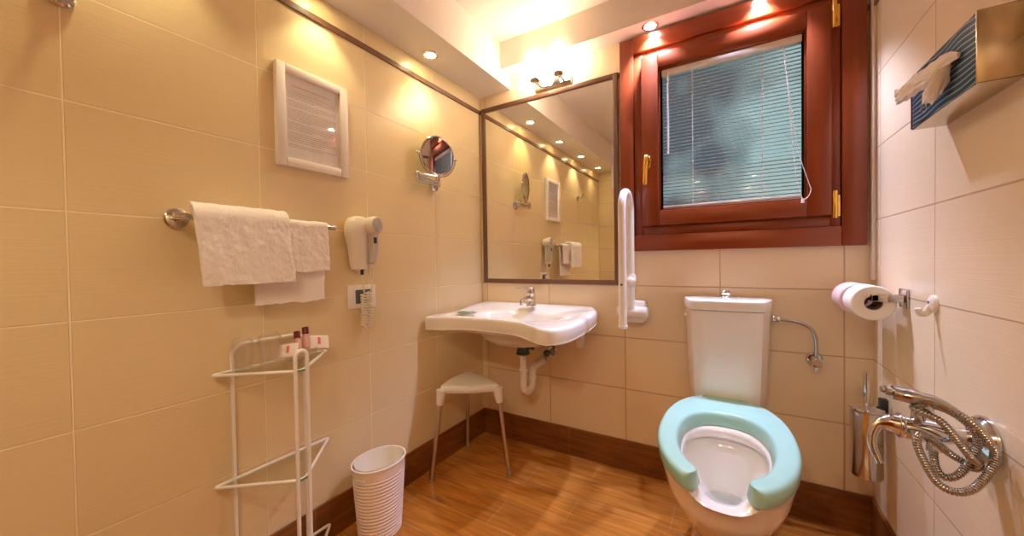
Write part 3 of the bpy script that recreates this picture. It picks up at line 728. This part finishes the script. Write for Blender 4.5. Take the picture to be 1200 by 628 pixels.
# soap in foil on the rim
sp = thing('wrapped_soap', (.165, -.36, .762), 'small grey-green wrapped soap lying on the rim of the basin', 'soap')
b = B(); b.grid(lambda u, v: Vector((.118 + .095 * u, -.395 + .055 * v, rimz(Vector((0, -.37, 0))) + .0025 + .009 * (max(0, (1 - (2 * u - 1) ** 4)) * max(0, 1 - (2 * v - 1) ** 4)) + .002 * noise.noise((u * 9, v * 9, 2)))), 16, 10)
b.grid(lambda u, v: Vector((.118 + .095 * u, -.395 + .055 * v, rimz(Vector((0, -.37, 0))) + .0012)), 16, 10)
b.build('foil_wrap', M['soap_green'], sp, angle=50)
B().bb(.135, .196, -.376, -.360, rimz(Vector((0, -.37, 0))) + .0095, rimz(Vector((0, -.37, 0))) + .0125, .001).build('paper_band', M['wplastic'], sp)

# drain trap
tp = thing('drain_trap', (.39, -.2, .34), 'white plastic drain trap hanging under the basin', 'pipe')
B().lathe([(.028, .0), (.034, .004), (.034, .010), (.027, .012), (.031, .015), (.031, .024), (.026, .026), (.029, .028), (.027, .040), (.022, .042)], (.388, -.205, .552), (0, 0, 1), 26).build('drain_collar', M['dkgreen'], tp)['label'] = 'dark green drain collar'
B().cyl((.412, -.205, .592), (.450, -.205, .590), .009, seg=14, bev=.002).build('drain_lever', M['blue_black'], tp)
B().cyl((.388, -.205, .566), (.388, -.205, .400), .0165, seg=22).cyl((.388, -.205, .482), (.388, -.205, .466), .023, seg=22, bev=.002)\
   .tube(catmull([(.388, -.205, .47), (.388, -.205, .395), (.389, -.198, .372), (.392, -.178, .360), (.397, -.155, .362), (.401, -.140, .380), (.402, -.137, .41), (.402, -.137, .442), (.403, -.130, .465), (.405, -.105, .475), (.409, -.075, .482), (.412, -.045, .485), (.414, -.004, .485)], 7), .0185, 18)\
   .cyl((.402, -.137, .415), (.402, -.137, .432), .0235, seg=20, bev=.002).cyl((.4105, -.055, .484), (.413, -.03, .485), .0245, seg=20, bev=.002).build('waste_pipe', M['pipe'], tp)
B().lathe([(.020, 0), (.030, 0), (.030, .004), (.020, .008)], (.414, 0, .485), (0, -1, 0), 26).build('wall_rose', M['pipe'], tp)
av = thing('angle_valve', (.453, 0, .49), 'dark chrome angle valve on the wall right beside the drain pipe', 'valve')
B().lathe([(.027, 0), (.028, .003), (.022, .009), (.012, .010), (.001, .010)], (.453, 0, .537), (0, -1, 0), 26).cyl((.453, -.008, .537), (.453, -.060, .537), .011, seg=18).build('valve_body', M['chrome_dark'], av)
B().cyl((.453, -.045, .535), (.453, -.045, .497), .0085, seg=16).cyl((.453, -.045, .512), (.453, -.045, .494), .0115, seg=6).build('compression_nut', M['chrome'], av)
B().lathe([(.014, 0), (.017, .003), (.017, .018), (.012, .022), (.001, .022)], (.453, -.058, .537), (0, -1, 0), 10).build('valve_knob', M['blue_black'], av)

# ------------------------------------------------------------------ fold-up grab rail
gr = thing('grab_rail', (.885, 0, .72), 'white fold-up support rail raised against the wall between mirror and toilet', 'grab rail')
GX = .890
y_f, y_b, zt = -.238, -.092, 1.308
pts = [(GX, y_f, .732), (GX, y_f, .9), (GX, y_f, 1.15), (GX, y_f, zt - .073)] + [(GX, (y_f + y_b) / 2 - .073 * math.cos(a), zt - .073 + .073 * math.sin(a)) for a in [PI * k / 14 for k in range(1, 14)]] + [(GX, y_b, zt - .073), (GX, y_b, 1.1), (GX, y_b, .80), (GX, y_b, .775)]
B().tube(pts, .0165, 20).lathe([(.0175, 0), (.0195, .002), (.0195, .012), (.0175, .013)], (GX, y_f, .728), (0, 0, 1), 20).build('rail_tube', M['white_paint'], gr)
B().cyl((.828, -.085, .778), (.960, -.085, .778), .026, seg=26, bev=.006).build('pivot_barrel', M['wplastic'], gr)
B().bb(.845, .945, -.075, 0, .728, .828, .012).build('wall_bracket', M['wplastic'], gr)
B().ball((GX, y_b - .006, .920), .0245, 22, (1, 1, 1.0)).lathe([(.019, -.03), (.023, -.015), (.023, .015), (.019, .03)], (GX, y_b, .920), (0, 0, 1), 20).build('locking_knob', M['wplastic'], gr)
B().cyl((GX, y_f - .0160, .912), (GX, y_f - .0178, .912), .0045, seg=12).build('screw_cap', M['dark'], gr)

# ------------------------------------------------------------------ toilet
TX = 1.262
wc = thing('toilet', (TX, -.42, 0), 'white close-coupled toilet with raised aqua open-front seat below the window', 'toilet')
def tank_ring(z, wb, wf, yb, yf, ch):
    """D-shaped plan: straight back, chamfered front corners; wb half width at back, wf half width of front face"""
    P = [(TX - wb, yb), (TX - wb, yb - (yb - yf) * .22), (TX - wb + .006, yb - (yb - yf) * .42), (TX - wf - .008, yf + .016), (TX - wf + .012, yf + .003), (TX - wf * .5, yf), (TX, yf - .002),
         (TX + wf * .5, yf), (TX + wf - .012, yf + .003), (TX + wf + .008, yf + .016), (TX + wb - .006, yb - (yb - yf) * .42), (TX + wb, yb - (yb - yf) * .22), (TX + wb, yb)]
    return [(x, y, z) for x, y in P]
rings = [tank_ring(z, wb, wf, -.022, yf, 0) for z, wb, wf, yf in ((.422, .118, .085, -.135), (.426, .128, .094, -.150), (.442, .136, .100, -.158), (.50, .139, .104, -.163), (.65, .146, .109, -.168), (.809, .152, .114, -.172), (.811, .150, .112, -.170))]
B().loft(rings).build('cistern', M['ceramic'], wc, angle=32)
rings = [tank_ring(z, wb, wf, -.018, yf, 0) for z, wb, wf, yf in ((.8125, .151, .113, -.172), (.814, .156, .118, -.177), (.842, .158, .120, -.180), (.850, .156, .118, -.178), (.854, .150, .112, -.170), (.8555, .10, .07, -.13))]
B().loft(rings).build('cistern_lid', M['ceramic'], wc, angle=40)
B().lathe([(.021, 0), (.022, .003), (.018, .006), (.015, .014), (.017, .018), (.017, .026), (.012, .032), (.001, .034)], (TX, -.080, .8550), (0, 0, 1), 28).build('flush_button', M['chrome'], wc)
B().cyl((TX - .1535, -.05, .775), (TX - .146, -.05, .775), .009, seg=14).build('blanking_plug', M['wplastic'], wc)
# pan: lofted outside and inside; t angle 0 = front (-y)
def egg(a, hw, yb, yf, yc, k=0.):
    # a: 0 at front, increasing clockwise seen from above
    s_, c = math.sin(a), math.cos(a)
    L = (yc - yf) if c > 0 else (yb - yc)
    return TX + hw * math.copysign(abs(s_) ** (.92 if c > 0 else .80), s_), yc - L * math.copysign(abs(c) ** (1.0 if c > 0 else .86), c)
NA = 64; AN = [2 * PI * k / NA for k in range(NA)]
def dipf(a):   # the rim sags at the front between the seat tips
    d = abs((a + PI) % (2 * PI) - PI); return math.exp(-(d / .44) ** 4)
def pring(z, hw, yb, yf, yc, dip=0.): return [(*egg(a, hw, yb, yf, yc), z - dip * dipf(a)) for a in AN]
def pring_dip(z, hw, yb, yf, yc, dip): return pring(z, hw, yb, yf, yc, dip)
rings = [pring(0.0, .112, -.075, -.56, -.32), pring(.012, .112, -.075, -.56, -.32), pring(.05, .104, -.08, -.55, -.32), pring(.12, .100, -.085, -.56, -.34), pring(.18, .114, -.09, -.605, -.38), pring(.24, .136, -.09, -.665, -.42),
         pring(.30, .158, -.085, -.718, -.45), pring(.35, .171, -.080, -.758, -.47), pring(0.39, .178, -.075, -0.762, -.49, .004), pring(0.415, .180, -.072, -0.780, -.50, .020), pring(0.427, .179, -.072, -0.782, -.50, .032), pring(0.431, .173, -.078, -0.776, -.50, .034),
         pring(0.431, .128, -.325, -0.754, -.50, .034), pring(0.427, .116, -.345, -0.742, -.50, .033), pring(0.412, .112, -.350, -0.735, -.50, .024), pring(0.395, .114, -.348, -0.733, -.50, .010), pring(0.39, .134, -.325, -0.739, -.50, .004), pring(0.378, .136, -.322, -0.739, -.50),
         pring(0.372, .126, -.335, -0.730, -.50), pring(0.34, .120, -.340, -0.714, -.50), pring(0.29, .104, -.35, -0.682, -.49), pring(0.24, .082, -.36, -0.632, -.47), pring(0.2, .060, -.38, -0.572, -.45), pring(0.185, .03, -.41, -0.512, -.45)]
B().loft(rings).build('pan', M['ceramic'], wc, angle=70)
B().loft([pring(.2215, .069, -.372, -.618, -.46), pring(.222, .069, -.372, -.618, -.46)]).build('flush_water', M['water'], wc, smooth=False)
# seat: C-shaped raised ring
ztop, h0 = .476, .048
def seat_pts(a): return Vector((*egg(a, .185, -.150, -.862, -.50), 0)), None
secs = []
aS = .49
na = 72
for i in range(na + 1):
    a = aS + (2 * PI - 2 * aS) * i / na
    o_ = Vector((*egg(a, .187, -.146, -.815, -.49), 0))
    i_ = Vector((*egg(a, .124, -.330, -.755, -.53), 0))
    secs.append((o_, i_))
# rounded tips: add shrinking sections beyond both ends
def tip(sec, nxt):
    o_, i_ = sec; d = ((o_ + i_) / 2 - (nxt[0] + nxt[1]) / 2).normalized(); m = (o_ + i_) / 2; hw = (o_ - i_) / 2; L = hw.length * .75
    return [(m + hw * math.cos(t) + d * L * math.sin(t), m - hw * math.cos(t) + d * L * math.sin(t)) for t in [PI / 2 * k / 7 for k in range(1, 7)]] + [(m + hw * .06 + d * L, m - hw * .06 + d * L)]
secs = tip(secs[0], secs[1])[::-1] + secs + tip(secs[-1], secs[-2])
rings = []
for o_, i_ in secs:
    w = (o_ - i_).length; u = (o_ - i_).normalized() if w > 1e-6 else Vector((1, 0, 0)); c = (o_ + i_) / 2; r_ = min(.015, w * .3)
    dfront = max(0., min(1., (-.60 - c.y) / .2)); zt = ztop - .004 * dfront; zb = ztop - h0 - .002 * dfront
    prof = []
    hw = w / 2
    for k in range(5): q = PI / 2 * k / 4; prof.append((hw - r_ + r_ * math.sin(q), zt - r_ + r_ * math.cos(q)))
    prof += [(hw - .002, zb + .006), (hw - .006, zb), (-hw - .004, zb), (-hw - .008, zb + .006)]
    for k in range(5): q = PI / 2 * k / 4; prof.append((-hw + r_ - r_ * math.cos(q), zt - r_ + r_ * math.sin(q)))
    rings.append([c + u * x + Vector((0, 0, z)) for x, z in prof])
B().loft(rings).build('toilet_seat', M['aqua'], wc, angle=60)['label'] = 'aqua green open-front raised toilet seat'

# supply hose and stop valve
sv = thing('stop_valve', (1.553, 0, .61), 'chrome stop valve with bent supply pipe feeding the toilet cistern', 'valve')
B().lathe([(.026, 0), (.027, .003), (.022, .010), (.012, .012), (.001, .012)], (1.553, 0, .625), (0, -1, 0), 26).cyl((1.553, -.01, .625), (1.553, -.05, .625), .011, seg=18).build('valve_body', M['chrome'], sv)
B().lathe([(.016, 0), (.018, .003), (.018, .018), (.013, .023), (.001, .023)], (1.553, -.048, .625), (0, -1, 0), 10).cyl((1.553, -.04, .625), (1.553, -.04, .586), .008, seg=14).build('valve_knob', M['chrome'], sv)
B().tube(catmull([(1.553, -.038, .63), (1.553, -.042, .67), (1.549, -.050, .715), (1.535, -.056, .748), (1.505, -.060, .768), (1.46, -.062, .776), (1.425, -.062, .780)], 8), .0065, 12).build('supply_pipe', M['chrome_dark'], sv)
B().cyl((1.4165, -.062, .781), (1.440, -.062, .778), .0125, seg=18, bev=.002).build('cistern_nut', M['chrome'], sv)

# ------------------------------------------------------------------ toilet paper
ph = thing('paper_holder', (W, -.29, .86), 'flat chrome toilet paper arm with wall bracket beside the window corner', 'paper holder')
B().bb(W - .008, W, -.318, -.262, .862, .918, .002).bb(W - .050, W - .004, -.312, -.288, .879, .901, .002).build('wall_bracket', M['chrome_dark'], ph)
B().bb(1.640, W - .045, -.318, -.303, .880, .902, .002).bb(1.640, 1.656, -.318, -.085, .881, .901, .002).build('holder_arm', M['steel'], ph)
def roll(y0, y1, r, m, label, xc):
    t = thing('toilet_paper_roll', (xc, (y0 + y1) / 2, .826), label, 'toilet paper', 'rolls on the arm')
    c = (xc, y0, .874); L = y1 - y0
    B().lathe([(.0215, 0), (r - .003, 0), (r, .003), (r, L - .003), (r - .003, L), (.0215, L), (.0215, 0)], c, (0, 1, 0), 44, caps=False).build('paper', m, t)
    B().lathe([(.0214, .001), (.0200, .001), (.0200, L - .001), (.0214, L - .001), (.0214, .001)], c, (0, 1, 0), 30, caps=False).build('cardboard_core', M['card'], t)
roll(-.300, -.203, .052, M['toilet_paper'], 'open white toilet paper roll, nearer the hook', 1.648)
roll(-.192, -.088, .052, M['pink_wrap'], 'pinkish wrapped toilet paper roll, nearer the window wall', 1.640)
# ivory adhesive hook
hk = thing('wall_hook', (W, -.475, .87), 'small ivory plastic adhesive hook under the tissue dispenser', 'hook')
B().lathe([(.017, 0), (.018, .002), (.017, .008), (.011, .012), (.001, .013)], (W, -.475, .893), (-1, 0, 0), 26, sx=1.25, sy=1).build('hook_base', M['hook_plastic'], hk)
B().tube(catmull([(W - .009, -.475, .886), (W - .016, -.475, .872), (W - .023, -.475, .867), (W - .029, -.475, .871), (W - .032, -.475, .882)], 6), [.006] * 12 + [.005] * 12 + [.003], 12, flat=(1, 1.4)).build('hook_prong', M['hook_plastic'], hk)
B().cyl((W - .0125, -.475, .897), (W - .014, -.475, .897), .0035, seg=10).build('screw', M['switch_grey'], hk)

# ------------------------------------------------------------------ toilet brush
tb = thing('toilet_brush', (1.662, -.170, .27), 'polished steel wall-mounted toilet brush holder in the corner beside the toilet', 'toilet brush')
B().lathe([(.001, 0), (.039, 0), (.041, .003), (.041, .214), (.039, .2165), (.001, .2165)], (1.662, -.170, .293), (0, 0, 1), 40).build('canister', M['chrome'], tb)
B().lathe([(.043, 0), (.0445, .003), (.043, .008), (.034, .013), (.012, .016), (.001, .016)], (1.662, -.170, .5105), (0, 0, 1), 40).build('lid', M['chrome'], tb)
B().cyl((1.662, -.170, .525), (1.662, -.170, .634), .0085, seg=18, bev=.0025).build('brush_handle', M['chrome'], tb)
B().bb(1.700, W, -.150, -.126, .505, .545, .003).bb(1.680, W, -.152, -.120, .47, .505, .003).build('wall_clip', M['dark'], tb)

# ------------------------------------------------------------------ shower mixer
sm = thing('shower_mixer', (W, -.705, .55), 'chrome shower mixer with hand shower and coiled metal hose on the tiled wall', 'shower mixer')
MY, MZ = -.700, .650
B().lathe([(.046, 0), (.049, .003), (.049, .010), (.044, .017), (.030, .021), (.001, .022)], (W, MY, MZ - .006), (-1, 0, 0), 40).build('wall_plate', M['chrome'], sm)
B().lathe([(.017, 0), (.017, .03), (.019, .035), (.023, .05), (.0245, .075), (.0235, .105), (.022, .112), (.001, .112)], (W - .015, MY, MZ - .004), (-1, 0, .02), 32)\
   .cyl((1.640, -.715, .640), (1.638, -.722, .618), .009, seg=14).cyl((1.638, -.722, .628), (1.638, -.724, .615), .0125, seg=6).build('mixer_body', M['chrome'], sm)
b = B().lathe([(.0245, 0), (.026, .002), (.026, .006), (.0245, .008)], (1.598, MY, MZ), (-1, 0, .02), 32)
b.tube(catmull([(1.596, MY, MZ + .001), (1.575, MY - .002, MZ + .002), (1.558, MY - .006, MZ - .004), (1.548, MY - .012, MZ - .024), (1.546, MY - .018, MZ - .048), (1.552, MY - .024, MZ - .068), (1.556, MY - .028, MZ - .080)], 7),
       [.0225 - .0006 * k for k in range(7)] + [.0183 - .0012 * k for k in range(7)] + [.0100 - .0003 * k for k in range(7)] + [.0079] * 7 + [.0072] * 7 + [.006] * 7 + [.003], 18)
b.build('mixer_lever', M['chrome'], sm)
HO = [(1.638, -0.722, 0.623), (1.633, -0.735, 0.610), (1.634, -0.745, 0.589), (1.643, -0.750, 0.577), (1.658, -0.750, 0.583), (1.672, -0.748, 0.604), (1.685, -0.745, 0.636), (1.689, -0.742, 0.661), (1.683, -0.738, 0.679), (1.665, -0.735, 0.698), (1.636, -0.738, 0.712), (1.609, -0.748, 0.714), (1.597, -0.760, 0.709), (1.606, -0.768, 0.704), (1.631, -0.770, 0.692), (1.651, -0.770, 0.664), (1.671, -0.768, 0.632), (1.685, -0.757, 0.616), (1.685, -0.742, 0.602), (1.672, -0.732, 0.609), (1.656, -0.731, 0.619), (1.635, -0.742, 0.640), (1.615, -0.754, 0.655), (1.602, -0.764, 0.656), (1.600, -0.768, 0.637), (1.609, -0.772, 0.607), (1.621, -0.772, 0.580), (1.636, -0.772, 0.565), (1.653, -0.772, 0.562), (1.671, -0.770, 0.571), (1.687, -0.768, 0.594), (1.699, -0.765, 0.620), (1.705, -0.762, 0.644), (1.695, -0.765, 0.664), (1.682, -0.768, 0.686), (1.664, -0.768, 0.705), (1.650, -0.765, 0.714)]
hp_ = catmull(HO, 14)
# resample evenly, then ridge
acc = [0.]
for a, c in zip(hp_, hp_[1:]): acc.append(acc[-1] + (c - a).length)
Ltot = acc[-1]; step = .0016; pts = []; j = 0
for i in range(int(Ltot / step)):
    s_ = i * step
    while acc[j + 1] < s_: j += 1
    t = (s_ - acc[j]) / max(1e-9, acc[j + 1] - acc[j]); pts.append(hp_[j].lerp(hp_[j + 1], t))
B().tube(pts, [.0072 if (i % 3) else .0056 for i in range(len(pts))], 12).build('shower_hose', M['hose_metal'], sm, angle=60)
hs = catmull([(1.549, -.755, .738), (1.556, -.755, .737), (1.567, -.755, .735), (1.587, -.757, .732), (1.608, -.760, .731), (1.628, -.762, .727), (1.644, -.764, .718), (1.651, -.765, .713)], 5)
B().tube(hs, [.002] + [.008] * 4 + [.0125] * 5 + [.0195] * 5 + [.0205] * 3 + [.0185] * 2 + [.0145] * 5 + [.0125] * 5 + [.0115] * 5 + [.0105] * 6, 20, flat=(.72, 1.)).build('hand_shower', M['hose_metal'], sm)
B().bb(1.612, 1.630, -.750, -.690, .690, .716, .004).bb(1.612, 1.630, -.712, -.690, .665, .700, .003).build('handset_cradle', M['chrome'], sm)

# ------------------------------------------------------------------ tissue dispenser
td = thing('tissue_dispenser', (W, -.67, 1.316), 'steel wall dispenser with navy striped tissue box and a tissue pulled out', 'tissue dispenser')
dx0, dy0, dy1, dz0, dz1 = 1.660, -.808, -.528, 1.318, 1.447
# bent steel cover: near end, top, bottom plates
b = B(); t_ = .0022
b.bb(dx0, W, dy0, dy0 + t_, dz0, dz1, .0008).bb(dx0 + .002, W, dy1 - t_, dy1, dz0, dz1, .0008).bb(dx0 + .002, W, dy0, dy1, dz1 - t_, dz1, .0008).bb(dx0 + .002, W, dy0, dy1, dz0, dz0 + t_, .0008)
b.build('steel_cover', M['steel'], td)
B().bb(dx0 + .001, dx0 + .052, dy0 + .004, dy1 - .001, dz0 + .003, dz1 - .003, .001).build('tissue_box', M['box_print'], td)['label'] = 'navy card tissue box with pale blue wavy lines'
B().bb(dx0 - .0005, dx0 + .004, dy1 - .004, dy1 + .0005, dz0 + .002, dz1 - .002, .0005).build('box_edge', M['dkred'], td)
sl = []
for k in range(28):
    q = 2 * PI * k / 28; sl.append((dx0 + .0012, -.672 + .080 * math.cos(q), 1.388 + .010 * math.sin(q)))
B().prism(sl, (-.0014, 0, 0)).build('slot_opening', M['dark'], td, smooth=False)
for c0, sgn in (((-.585, 1.412), 1), ((-.600, 1.345), -1)):
    b = B()
    P_ = [(dx0 - .0002, c0[0] + .018 * math.cos(q * 1.0) * (1 - q / 9), c0[1] + .014 * math.sin(q) * (1 - q / 9)) for q in [k * .35 for k in range(18)]]
    b.tube(catmull(P_, 3), .0008, 5); b.build('ribbon_doodle', M['pale_ink'], td)
ts = thing('tissue', (1.64, -.69, 1.36), 'crumpled white tissue pulled out of the navy tissue box', 'tissue')
def crump(path, rad, seed, nseg=36):
    P_ = catmull(path, 10); rings = []; m = len(P_)
    for i, p in enumerate(P_):
        t = i / (m - 1); r_ = rad(t); ring = []
        for k in range(nseg):
            a = 2 * PI * k / nseg; f = 1 + .55 * noise.noise((math.cos(a) * 1.7 + seed, math.sin(a) * 1.7, t * 3.5)) + .30 * noise.noise((math.cos(a) * 4 + seed, math.sin(a) * 4, t * 9))
            ring.append((min(dx0 - .002, p.x + r_ * .55 * f * math.cos(a)), p.y + .35 * r_ * f * math.cos(a + 1), p.z + r_ * f * math.sin(a)))
        rings.append(ring)
    return rings
b = B(); b.loft(crump([(1.656, -.762, 1.392), (1.648, -.74, 1.393), (1.640, -.71, 1.388), (1.632, -.67, 1.386), (1.626, -.63, 1.386), (1.622, -.594, 1.384)], lambda t: .005 + .0125 * math.sin(min(1, t * 1.25) * PI * .62), 2.))
b.loft(crump([(1.652, -.735, 1.382), (1.646, -.725, 1.366), (1.642, -.700, 1.352), (1.640, -.670, 1.350)], lambda t: .006 + .015 * math.sin(t * PI * .9), 5.))
b.build('crumpled_sheet', M['tissue'], ts, angle=55)

# ------------------------------------------------------------------ daylight outside
wd = bpy.data.worlds.new('World'); sc.world = wd; wd.use_nodes = True
nt = wd.node_tree; bg = nt.nodes['Background']; L = nt.links.new
tc = N(nt, 'ShaderNodeTexCoord'); nz = N(nt, 'ShaderNodeTexNoise'); nz.inputs['Scale'].default_value = 9.; nz.inputs['Detail'].default_value = 1.
L(tc.outputs['Generated'], nz.inputs['Vector'])
sx = N(nt, 'ShaderNodeSeparateXYZ'); L(tc.outputs['Generated'], sx.inputs[0])
ma = N(nt, 'ShaderNodeMath', operation='MULTIPLY_ADD'); ma.inputs[1].default_value = 1.6; L(sx.outputs[0], ma.inputs[0]); L(nz.outputs['Fac'], ma.inputs[2])
rp = N(nt, 'ShaderNodeValToRGB'); rp.color_ramp.elements[0].position = .38; rp.color_ramp.elements[0].color = (.035, .048, .062, 1)
rp.color_ramp.elements[1].position = .66; rp.color_ramp.elements[1].color = (.17, .25, .26, 1)
L(ma.outputs[0], rp.inputs[0]); L(rp.outputs[0], bg.inputs['Color']); bg.inputs['Strength'].default_value = 1.3

# ------------------------------------------------------------------ camera
cd = bpy.data.cameras.new('camera'); cam = bpy.data.objects.new('camera', cd); COL.objects.link(cam)
cd.sensor_width = 36.; cd.lens = 432.87632 / 1200 * 36; cd.clip_start = .02
fw_ = Vector((-.5137647, .8577895, -.0155894)); rt = Vector((.8579184, .5135732, -.0147877)); upv = Vector((.0046784, .0209718, .9997691))
mw = Matrix((rt, upv, -fw_)).transposed().to_4x4(); mw.translation = Vector((1.28814, -1.80216, 1.01245))
cam.matrix_world = mw
sc.camera = cam
vs = sc.view_settings
sc.display_settings.display_device = 'sRGB'
vs.view_transform = 'Standard'; vs.look = 'None'; vs.gamma = 1; vs.use_curve_mapping = False
vs.exposure = 0.88
sc.cycles.transparent_max_bounces = 32
sc.cycles.diffuse_bounces = 8
